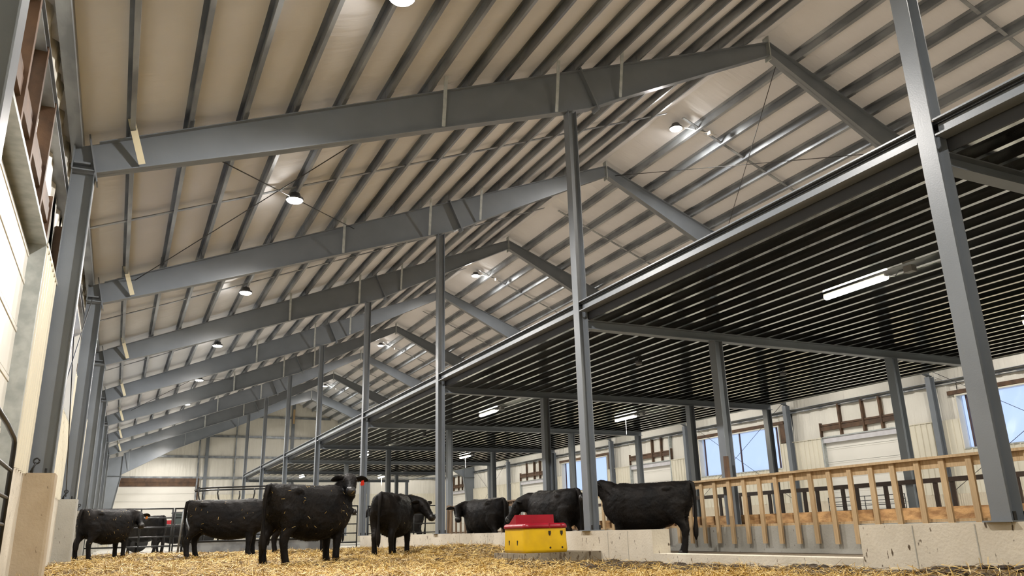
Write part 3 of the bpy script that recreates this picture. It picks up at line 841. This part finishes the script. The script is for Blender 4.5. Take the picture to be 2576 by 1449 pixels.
# ------------------------------------------------------------------ waterer
def rrect(x0, x1, y0, y1, r, n=6):
    pts = []
    for cx, cy, a0 in ((x1 - r, y1 - r, 0), (x0 + r, y1 - r, 90), (x0 + r, y0 + r, 180), (x1 - r, y0 + r, 270)):
        for k in range(n + 1):
            a = math.radians(a0 + 90*k/n); pts.append((cx + r*math.cos(a), cy + r*math.sin(a)))
    return pts
def waterer():
    w = thing('cattle_waterer', (-1.1, .15, .175), 'yellow plastic cattle waterer with red lid and red hood on a concrete pad', 'waterer')
    x0, x1, y0, y1 = -1.52, -.70, -.28, .60
    def stack(lv, m, nm):
        rg = [[Vector((p[0], p[1], z)) for p in rrect(x0 - e, x1 + e, y0 - e, y1 + e, r)] for z, e, r in lv]
        return MB().rings(rg).build(nm, m, w, True)
    o = stack([(.176, -.02, .08), (.18, 0, .10), (.23, .012, .11), (.40, .0, .10), (.54, -.004, .09), (.567, -.004, .09), (.572, -.02, .08)], M['yellow'], 'base')
    o = stack([(.570, .0, .09), (.574, .012, .10), (.610, .012, .10), (.640, -.004, .09), (.652, -.03, .07)], M['red'], 'lid')
    hx0, hx1 = -1.50, -.76
    mb = MB()
    mb.prism([(.10, .645), (.115, .80), (.15, .80), (.40, .645)], hx0, hx1, 'x')
    mb.box(hx0 + .0, hx0 + .03, -.05, .34, .64, .80) if False else None
    mb.build('hood', M['red'], w)
    # moulded sockets and bolt holes
    mb = MB()
    for x in (-1.06, -.83):
        mb.prism([(x - .022, .525), (x + .022, .525), (x + .020, .475), (x, .445), (x - .020, .475)], y0 - .007, y0 + .02, 'y')
        mb.disc((x, y0 - .008, .255), .017, .012, 12, 'y')
    for y in (.02, .34):
        mb.prism([(y - .02, .38), (y + .02, .38), (y + .012, .30), (y - .012, .30)], x0 - .008, x0 + .02, 'x')
    mb.build('socket', M['hole'], w)['kind'] = 'stuff'
    mb = MB()
    for x in (-1.06, -.83): mb.box(x - .008, x + .008, y0 - .014, y0 + .06, .575, .65)
    mb.build('lid_clip', M['red'], w)['kind'] = 'stuff'
waterer()

# ------------------------------------------------------------------ lamps
def point(name, loc, power, rad, parent, kind='SPOT', ang=174, col=(1, .955, .90)):
    l = bpy.data.lights.new(name, kind); l.energy = power; l.color = col
    l.shadow_soft_size = rad
    if kind == 'SPOT': l.spot_size = math.radians(ang); l.spot_blend = .5
    o = bpy.data.objects.new(name, l); COL.objects.link(o); o.location = loc
    o.parent = parent; o.matrix_parent_inverse = parent.matrix_basis.inverted()
    return o
def high_bay(x, y, z, lab, group, conduit=False, power=P_HIGH):
    t = thing('high_bay_lamp', (x, y, z), lab, 'lamp', group)
    zr = zroof(x) + .02
    MB().rings([[Vector((x + r*math.cos(2*PI*k/20), y + r*math.sin(2*PI*k/20), zz)) for k in range(20)] for zz, r in
        ((z, .185), (z + .05, .19), (z + .07, .14), (z + .16, .11), (z + .17, .04))]).build('housing', M['housing'], t, True)
    MB().rings([[Vector((x + r*math.cos(2*PI*k/20), y + r*math.sin(2*PI*k/20), zz)) for k in range(20)] for zz, r in
        ((z - .04, .08), (z - .03, .15), (z - .001, .18))]).build('lens', M['lens'], t, True)
    MB().tube([(x, y, z + .16), (x, y, max(z + .2, zr))], .012, 6).build('hanger', M['cable'], t, True)
    if conduit:
        MB().tube([(x + .1, y, zr), (x + 1.0, y - .6, zroof(x + 1) + .01)], .016, 6).build('conduit', M['whitehousing'], t, True)
        MB().box(x + .75, x + .87, y - .62, y - .5, zroof(x + .8) - .08, zroof(x + .8) + .02).build('junction_box', M['whitehousing'], t)
    point('lamp_light', (x, y, z - .06), power, .13, t)
    point('lamp_spill', (x, y, z - .08), power*.018, .05, t, 'POINT')
for n in range(-2, 8):
    y = 4.0 + B*n
    lab = 'high bay lamp over the viewer, out of the picture' if n == -2 else 'bright high bay lamp at the top edge of the picture' if n == -1 else '%s round high bay lamp along the long-wall roof slope, from the near end' % ORD[n]
    high_bay(-4.87, y, 7.69, lab, 'high bay lamps along the side-wall roof slope', power=P_HIGH*(.45 if n == 7 else .6 if n == -2 else 1))
for k, n in enumerate((-2, 0, 2, 4, 6)):
    y = 4.2 + B*n
    lab = 'high bay lamp hung at the ridge behind the viewer' if k == 0 else '%s round high bay lamp hung just below the roof ridge, from the near end' % ORD[k - 1]
    high_bay(6.16, y, 11.9, lab, 'high bay lamps at the ridge', True, P_RIDGE)
for n in range(-1, 8):
    y = 4.0 + B*n
    high_bay(16.53, y, 7.69, '%s high bay lamp above the window aisle, hidden over the loft' % ORD[n + 1], 'high bay lamps above the window aisle', power=P_AISLE)

def tube_light(x, y, lab, group, string):
    z = 4.30
    t = thing('tube_lamp', (x, y, z), lab, 'lamp', group)
    MB().box(x - .05, x + .05, y - .64, y + .64, z + .03, z + .075).build('body', M['whitehousing'], t)
    rg = [[Vector((x + .06*math.cos(a), yy, z + .03 + .055*math.sin(a))) for a in [PI + PI*k/8 for k in range(9)]] for yy in (y - .63, y + .63)]
    MB().rings(rg).build('diffuser', M['lenstube'], t, True)
    MB().tube([(x, y - .64, z + .05), (x + .05, y - .75, z + .0), (x - .03, y - .9, z + .04), (x, y - 1.02, z + .04)], .008, 5).build('cord', M['black'], t, True)
    MB().box(x - .06, x + .06, y - 1.15, y - 1.0, z - .03, z + .075).build('junction_box', M['greydisc'], t)
    MB().tube([(x, y - .4, z + .07), (x, y - .4, 4.38)], .006, 5).build('hanger', M['cable'], t)
    if string: MB().tube([(x + .03, y + .05, z), (x + .03, y + .05, z - .55)], .004, 5).build('pull_string', M['whitehousing'], t)
    l = bpy.data.lights.new('tube_light', 'AREA'); l.energy = P_TUBE; l.color = (1, .93, .80)
    l.shape = 'RECTANGLE'; l.size = .10; l.size_y = 1.2
    o = bpy.data.objects.new('tube_light', l); COL.objects.link(o); o.location = (x, y, z - .045)
    o.parent = t; o.matrix_parent_inverse = t.matrix_basis.inverted()
for k in range(4):
    y = -3.68 + 2*B*k
    tube_light(3.15, y, '%s white tube lamp under the loft in the row above the feed alley' % ORD[k], 'tube lamps above the feed alley', False)
for k in range(4):
    y = -3.78 + 2*B*k
    tube_light(8.56, y, '%s white tube lamp under the loft in the inner row nearer the windows' % ORD[k], 'tube lamps in the inner loft row', True)
for x, y, lab in ((3.15, 2.73, 'small grey junction box under the loft between the first two beams, near row'), (7.69, 2.71, 'small grey junction box under the loft beyond the first beam, inner row'),
                  (3.15, 17.9, 'small grey junction box under the loft beyond the third beam, near row'), (7.74, 17.51, 'small grey junction box under the loft beyond the third beam, inner row')):
    j = thing('junction_box', (x, y, 4.3), lab, 'junction box', 'junction boxes under the loft')
    MB().disc((x, y, 4.27), .075, .05, 14).build('cover', M['greydisc'], j)
    MB().box(x - .06, x + .06, y - .06, y + .06, 4.295, 4.34).build('box', M['housing'], j)
    MB().tube([(x, y, 4.33), (x, y, 4.40)], .012, 6).build('stem', M['housing'], j)

# ------------------------------------------------------------------ cattle
def ring(c, side, up, hw, hh, n=16, e=2.4):
    out = []
    for k in range(n):
        t = 2*PI*k/n; ct, st = math.cos(t), math.sin(t)
        out.append(Vector(c) + Vector(side)*(hw*math.copysign(abs(ct)**(2/e), ct)) + Vector(up)*(hh*math.copysign(abs(st)**(2/e), st)))
    return out
def loft_path(mb, pts):
    """pts: (centre, half width, half height); frames follow the path, width stays level"""
    rg = []
    for i, (c, hw, hh) in enumerate(pts):
        a = Vector(pts[max(i - 1, 0)][0]); b = Vector(pts[min(i + 1, len(pts) - 1)][0])
        d = (b - a).normalized(); sd = d.cross(Vector((0, 0, 1)))
        if sd.length < .15: sd = Vector((0, -1, 0))
        sd.normalize(); up = sd.cross(d)
        rg.append(ring(c, sd, up, hw, hh))
    mb.rings(rg)

def legpath(mb, pts):
    mb.rings([ring(c, (0, 1, 0), (1, 0, 0), hw, hl, 14, 2.2) for c, hw, hl in pts])

def cow(label, loc, heading, scale=1.0, neck=(.25, .0, .30), look=(1, 0, -.55), tagm=None, tagside=-1, step=(0, 0, 0, 0), voxel=.022, hair=0, tailx=0.0, udder=False, ears=True, bits=0, seed=1):
    rnd = random.Random(seed); rn = np.random.default_rng(seed)
    root = thing('cow', loc, label, 'cow', 'black cattle', rot=math.radians(heading))
    root.scale = (scale,)*3
    mb = MB()
    body = [(-.90, 1.14, .11, .09), (-.86, 1.06, .23, .18), (-.74, .995, .325, .265), (-.55, .945, .385, .31), (-.30, .895, .43, .325), (-.05, .865, .455, .36),
            (.20, .865, .455, .365), (.42, .885, .445, .335), (.60, .91, .415, .285), (.76, .925, .345, .22), (.88, .94, .22, .15), (.93, .95, .10, .08)]
    mb.rings([ring((x, 0, z), (0, 1, 0), (0, 0, 1), hw, hh, 20, 2.3) for x, z, hh, hw in body])
    hk = [(-.52, 1.29), (.52, 1.27)]
    # hip hooks and withers
    for s in (1, -1): mb.ell((-.50, s*.20, 1.19), .15, .10, .085)
    mb.ell((.50, 0, 1.27), .22, .09, .075)
    mb.ell((-.80, 0, 1.27), .12, .07, .06)
    # legs: hind L,R front L,R
    hooves = []
    for s, st in ((1, step[0]), (-1, step[1])):
        y = s*.17
        legpath(mb, [((-.58, y*.85, 1.08), .11, .20), ((-.60, y, .92), .145, .235), ((-.58 + st*.15, y*1.08, .74), .13, .20), ((-.64 + st*.45, y*1.05, .60), .092, .135),
                       ((-.74 + st*.7, y, .49), .066, .092), ((-.765 + st*.8, y*.98, .42), .060, .080), ((-.76 + st*.9, y*.97, .30), .053, .062), ((-.745 + st, y*.98, .17), .055, .062), ((-.72 + st, y, .08), .060, .07), ((-.70 + st, y, .0), .064, .08)])
        hooves.append((-.695 + st, y))
    for s, st in ((1, step[2]), (-1, step[3])):
        y = s*.165
        legpath(mb, [((.50, y*.9, 1.08), .11, .20), ((.52, y*1.05, .86), .125, .20), ((.53 + st*.2, y*1.05, .66), .10, .145), ((.55 + st*.5, y, .52), .074, .09),
                       ((.56 + st*.7, y, .40), .067, .075), ((.555 + st*.85, y, .28), .055, .057), ((.555 + st, y, .16), .056, .06), ((.575 + st, y, .07), .060, .07), ((.59 + st, y, .0), .064, .08)])
        hooves.append((.59 + st, y))
    # neck and head
    base = Vector((.62, 0, 1.06)); poll = base + Vector(neck) + Vector((.18, 0, 0))
    d = Vector(look).normalized(); sd = d.cross(Vector((0, 0, 1))).normalized(); up = sd.cross(d)
    mid = base.lerp(poll, .5) + Vector((.06, 0, .02))
    nk = [((.45, 0, 1.02), .22, .30), (tuple(base + Vector((.04, 0, -.02))), .195, .27), (tuple(mid), .155, .215), (tuple(poll - Vector((0, 0, .03)) + d*.02), .12, .165), (tuple(poll + d*.10 - up*.02), .09, .12)]
    loft_path(mb, nk)
    hd = [(-.07, .03, .075, .07), (-.03, .02, .115, .10), (.05, .0, .125, .125), (.13, -.012, .122, .135), (.22, -.03, .098, .118), (.32, -.045, .078, .093), (.40, -.05, .076, .082), (.46, -.05, .082, .078), (.505, -.05, .062, .058), (.515, -.05, .03, .03)]
    mb.rings([ring(poll + d*t + up*o, sd, up, hw, hh, 16, 2.4) for t, o, hw, hh in hd])
    me = mb.mesh('cow_raw', None)
    tmp = bpy.data.objects.new('tmp', me); COL.objects.link(tmp)
    rm = tmp.modifiers.new('r', 'REMESH'); rm.mode = 'VOXEL'; rm.voxel_size = voxel; rm.use_smooth_shade = True
    sm = tmp.modifiers.new('s', 'SMOOTH'); sm.factor = .5; sm.iterations = 4
    dg = bpy.context.evaluated_depsgraph_get(); dg.update()
    bme = bpy.data.meshes.new_from_object(tmp.evaluated_get(dg)); bme.name = 'body'
    bpy.data.objects.remove(tmp)
    n = len(bme.vertices)
    co = np.empty(n*3, np.float32); bme.vertices.foreach_get('co', co); co = co.reshape(-1, 3)
    no = np.empty(n*3, np.float32); bme.vertices.foreach_get('normal', no); no = no.reshape(-1, 3)
    q = co*1.0
    dsp = .0035*np.sin(q[:, 0]*23 + 3*np.sin(q[:, 2]*11 + seed))*np.sin(q[:, 2]*19 + 2*np.sin(q[:, 1]*13)) + .0025*rn.normal(0, 1, n)
    dsp *= np.clip((co[:, 2] - .1)/.5, .3, 1)
    co = co + no*dsp[:, None]
    bme.vertices.foreach_set('co', co.ravel()); bme.update()
    bme.materials.clear(); bme.materials.append(M['hide']); bme.polygons.foreach_set('use_smooth', [True]*len(bme.polygons))
    link('body', bme, root)
    # ears
    for s in (1, -1):
        e0 = poll + sd*(s*.10) + up*.03 + d*.02
        ax = (sd*s*.95 + up*.10 - d*.18).normalized(); wv = (d*.35 + up*.9); wv = (wv - ax*wv.dot(ax)).normalized(); tn = ax.cross(wv)
        mbe = MB(); rg = []
        for t, w_, th in ((0, .035, .03), (.05, .058, .028), (.11, .075, .02), (.17, .066, .016), (.215, .036, .012), (.235, .01, .008)):
            rg.append([e0 + ax*t - up*(t*t*1.2) + wv*(w_*math.cos(a)) + tn*(th*math.sin(a) + .012*math.cos(a)**2) for a in [2*PI*k/12 for k in range(12)]])
        mbe.rings(rg); mbe.build('ear', M['hide'], root, True)
        if tagm and s == tagside:
            c = e0 + ax*.13 - up*.10 + d*.035
            mt = MB(); mt.rings([[c + wv*.02 + ax*(hw*x_) - up*(hh*z_) + d*dd for x_, z_ in ((-.5, -.5), (.5, -.5), (.9, .35), (.55, .6), (-.55, .6), (-.9, .35))] for dd, hw, hh in ((0, .042, .085), (.006, .042, .085))])
            o = mt.build('ear_tag', M[tagm], root); fixn(o.data)
    for s in (1, -1):
        MB().ell(poll + d*.145 + sd*(s*.108) + up*.045, .022, .022, .022).build('eye', M['eye'], root, True)
    mm = MB(); mm.rings([ring(poll + d*t + up*o, sd, up, hw, hh, 16, 2.6) for t, o, hw, hh in ((.425, -.045, .083, .080), (.465, -.046, .0885, .082), (.505, -.048, .074, .066), (.524, -.05, .045, .038), (.527, -.05, .01, .01))])
    for s in (1, -1): pass
    mz = mm.build('muzzle', M['nose'], root, True)
    mm = MB()
    for s in (1, -1): mm.ell(poll + d*.512 + sd*(s*.042) - up*.02, .014, .014, .016, 8, 6)
    mm.build('nostrils', M['hole'], mz, True)
    for hx, hy in hooves:
        m_ = MB(); m_.rings([ring((hx + dx, hy, z), (0, 1, 0), (1, 0, 0), hw, hl, 12, 2.6) for z, hw, hl, dx in ((0, .062, .082, .012), (.03, .06, .076, .006), (.065, .054, .062, 0))])
        m_.build('hoof', M['hoof'], root, True)
    # tail
    tl = MB(); pts = [(-.86, 0, 1.30), (-.925, 0, 1.27), (-.955, tailx*.2, 1.12), (-.955, tailx*.5, .92), (-.95, tailx*.8, .72), (-.94, tailx, .58), (-.93, tailx, .44), (-.925, tailx, .32), (-.92, tailx, .24)]
    tl.tube(pts, [.035, .045, .036, .028, .024, .034, .05, .042, .01], 10); tl.build('tail', M['hide'], root, True)
    if udder:
        MB().ell((-.34, 0, .60), .19, .13, .12).build('udder', M['udder'], root, True)
    # shaggy coat tufts and stuck straw bits
    V = np.empty(len(bme.vertices)*3, np.float32); bme.vertices.foreach_get('co', V); V = V.reshape(-1, 3)
    if hair:
        ids = rn.choice(len(V), min(hair, len(V)), replace=len(V) < hair)
        p = V[ids]; nn = no[ids]
        flow = np.stack([-np.ones(len(ids))*.9, rn.normal(0, .35, len(ids)), -.8 + rn.normal(0, .3, len(ids))], -1)
        dd = nn*.75 + flow*.8; dd /= np.linalg.norm(dd, axis=1, keepdims=True)
        sdv = np.cross(dd, nn + rn.normal(0, .2, nn.shape)); sdv /= np.linalg.norm(sdv, axis=1, keepdims=True) + 1e-6
        L_ = rn.uniform(.014, .034, len(ids))[:, None]; w_ = .0022
        vv = np.stack([p - sdv*w_, p + sdv*w_, p + dd*L_], 1).reshape(-1, 3)
        ff = np.arange(len(vv)).reshape(-1, 3)
        hm = bpy.data.meshes.new('coat_hair'); hm.from_pydata(vv.tolist(), [], ff.tolist()); hm.update(); hm.materials.append(M['hide'])
        link('coat_hair', hm, root)['kind'] = 'stuff'
    if bits:
        sel = np.where((np.abs(no[:, 2]) < .96) & (V[:, 2] > .45) & (V[:, 0] < .75))[0]
        ids = rn.choice(sel, bits)
        b_ = MB()
        for i in ids:
            c = Vector(V[i]) + Vector(no[i])*.008; nrm = Vector(no[i])
            t = nrm.cross(Vector(rn.normal(0, 1, 3))).normalized(); w = nrm.cross(t)*.0022
            L2 = rnd.uniform(.010, .034)
            b_.add([c - t*L2 - w, c - t*L2 + w, c + t*L2 + w + nrm*.01, c + t*L2 - w + nrm*.01], [(0, 1, 2, 3)])
        link('straw_bits', b_.mesh('straw_bits', M['stalk']), root)['kind'] = 'stuff'
    return root

def gz(x, y): return float(hstraw(x, y)) - .025
def C(label, x, y, heading, z=None, **k): return cow(label, (x, y, gz(x, y) if z is None else z), heading, **k)
C('black cow standing in front with head raised and turned to face us, red ear tag', -4.70, 1.70, 32, scale=1.02, neck=(.0, -.14, .37), look=(-.68, -.74, -.42), tagm='tag', tagside=-1, step=(-.06, .10, .04, -.06), hair=16000, voxel=.018, bits=70, tailx=.04, seed=3)
C('black cow standing side-on beside the front cow, its head hidden behind her rump', -5.30, 8.10, -16, scale=1.02, neck=(.26, 0, .05), look=(1, 0, -.9), step=(.04, -.08, .03, -.03), hair=9000, bits=55, tailx=.02, seed=5)
C('black cow seen from behind with a narrow raised tailhead, head turned aside', -2.20, 4.84, 56, scale=1.03, neck=(-.06, -.42, .06), look=(-.55, -.85, -.75), step=(.0, .08, .05, -.05), hair=9000, tailx=.03, bits=20, seed=7)
C('straw-flecked black cow against the side wall beside the concrete pier, orange ear tag', -7.92, 11.6, 48, scale=.98, neck=(.24, -.10, .10), look=(-.55, -.80, -.60), tagm='tagorange', tagside=-1, step=(-.04, .06, .04, -.03), hair=7000, bits=75, seed=9)
C('black cow in the feed alley facing us from behind the low concrete wall', 1.15, 7.4, 98, z=.05, scale=1.0, neck=(.02, .36, .03), look=(-.85, .5, -.6), hair=5000, seed=11, step=(.03, -.03, 0, 0))
C('black cow behind the yellow waterer, seen from the rear, pink ear tag', .92, 3.15, 96, z=.05, scale=1.0, neck=(.16, .26, .03), look=(.5, .7, -.9), tagm='tagpink', tagside=1, hair=7000, seed=13, tailx=-.03)
C('black cow with brown udder standing side-on across the feed alley beside the big column', 1.62, .62, 124, z=.05, scale=1.0, neck=(.14, .04, .25), look=(.9, .20, -.40), hair=10000, voxel=.02, udder=True, tailx=.03, step=(.0, .12, 0, 0), seed=15)
C('black cow behind the far pipe gate, beyond the straw-flecked cow', -6.75, 19.4, 128, z=.05, scale=1.0, voxel=.03, seed=17)
C('black cow lying low in the dark beyond the gate, in front of the red tractor', -5.55, 24.2, -26, z=.02, scale=.86, voxel=.03, seed=19)
C('black cow beyond the alley gate, seen side-on behind the turned head', 1.75, 16.6, 150, z=.05, scale=1.0, voxel=.03, seed=21)
C('black cow in the dark behind the gate by the tall centre column', -.55, 19.6, 160, z=.05, scale=1.0, voxel=.03, seed=23)
C('black cow mostly hidden behind the front cow, only its legs showing', -3.0, 10.6, -14, scale=.98, voxel=.03, seed=25, bits=20)

# ------------------------------------------------------------------ tractor behind the gates
def tractor():
    t = thing('tractor', (-5.0, 32, 0), 'red tractor parked behind the far gates', 'tractor')
    ya, x = 32.0, -5.9
    hood = MB(); hood.prism([(-7.3, .75), (-5.15, .75), (-5.15, 1.48), (-6.6, 1.40), (-7.25, 1.22)], ya - .35, ya + .35, 'y'); hood.build('hood', M['tractorred'], t)
    for nm, z0, z1 in (('cab_lower', .7, 1.2),): MB().box(-5.1, -3.7, ya - .6, ya + .6, z0, z1).build(nm, M['tractorred'], t)
    MB().box(-5.2, -3.6, ya - .7, ya + .7, 1.80, 1.86).build('cab_roof', M['housing'], t)
    for xx in (-5.1, -4.45, -3.72):
        for yy in (ya - .58, ya + .58): MB().box(xx - .04, xx + .04, yy - .04, yy + .04, 1.2, 1.80).build('cab_post', M['black'], t)
    for yy in (ya - .58, ya + .58): MB().box(-5.06, -3.76, yy - .01, yy + .01, 1.22, 1.79).build('cab_window', M['glass'], t)
    for xx, r, w in ((-6.7, .5, .3), (-4.0, .85, .45)):
        for s in (-1, 1): MB().disc((xx, ya + s*.85, r), r, w, 24, 'y').build('wheel', M['rubber'], t, True)
    cu_ = bpy.data.curves.new('lettering', 'FONT'); cu_.body = 'FARMALL'; cu_.size = .2; cu_.extrude = .003
    f0 = bpy.data.objects.new('tmp', cu_); COL.objects.link(f0); bpy.context.view_layer.update(); lm = bpy.data.meshes.new_from_object(f0.evaluated_get(bpy.context.evaluated_depsgraph_get())); bpy.data.objects.remove(f0); lm.materials.clear(); lm.materials.append(M['lettering']); f = bpy.data.objects.new('lettering', lm); COL.objects.link(f)
    f.parent = t; f.matrix_parent_inverse = t.matrix_basis.inverted()
    f.location = (-6.2, ya - .356, 1.16); f.rotation_euler = (PI/2, 0, 0)
tractor()
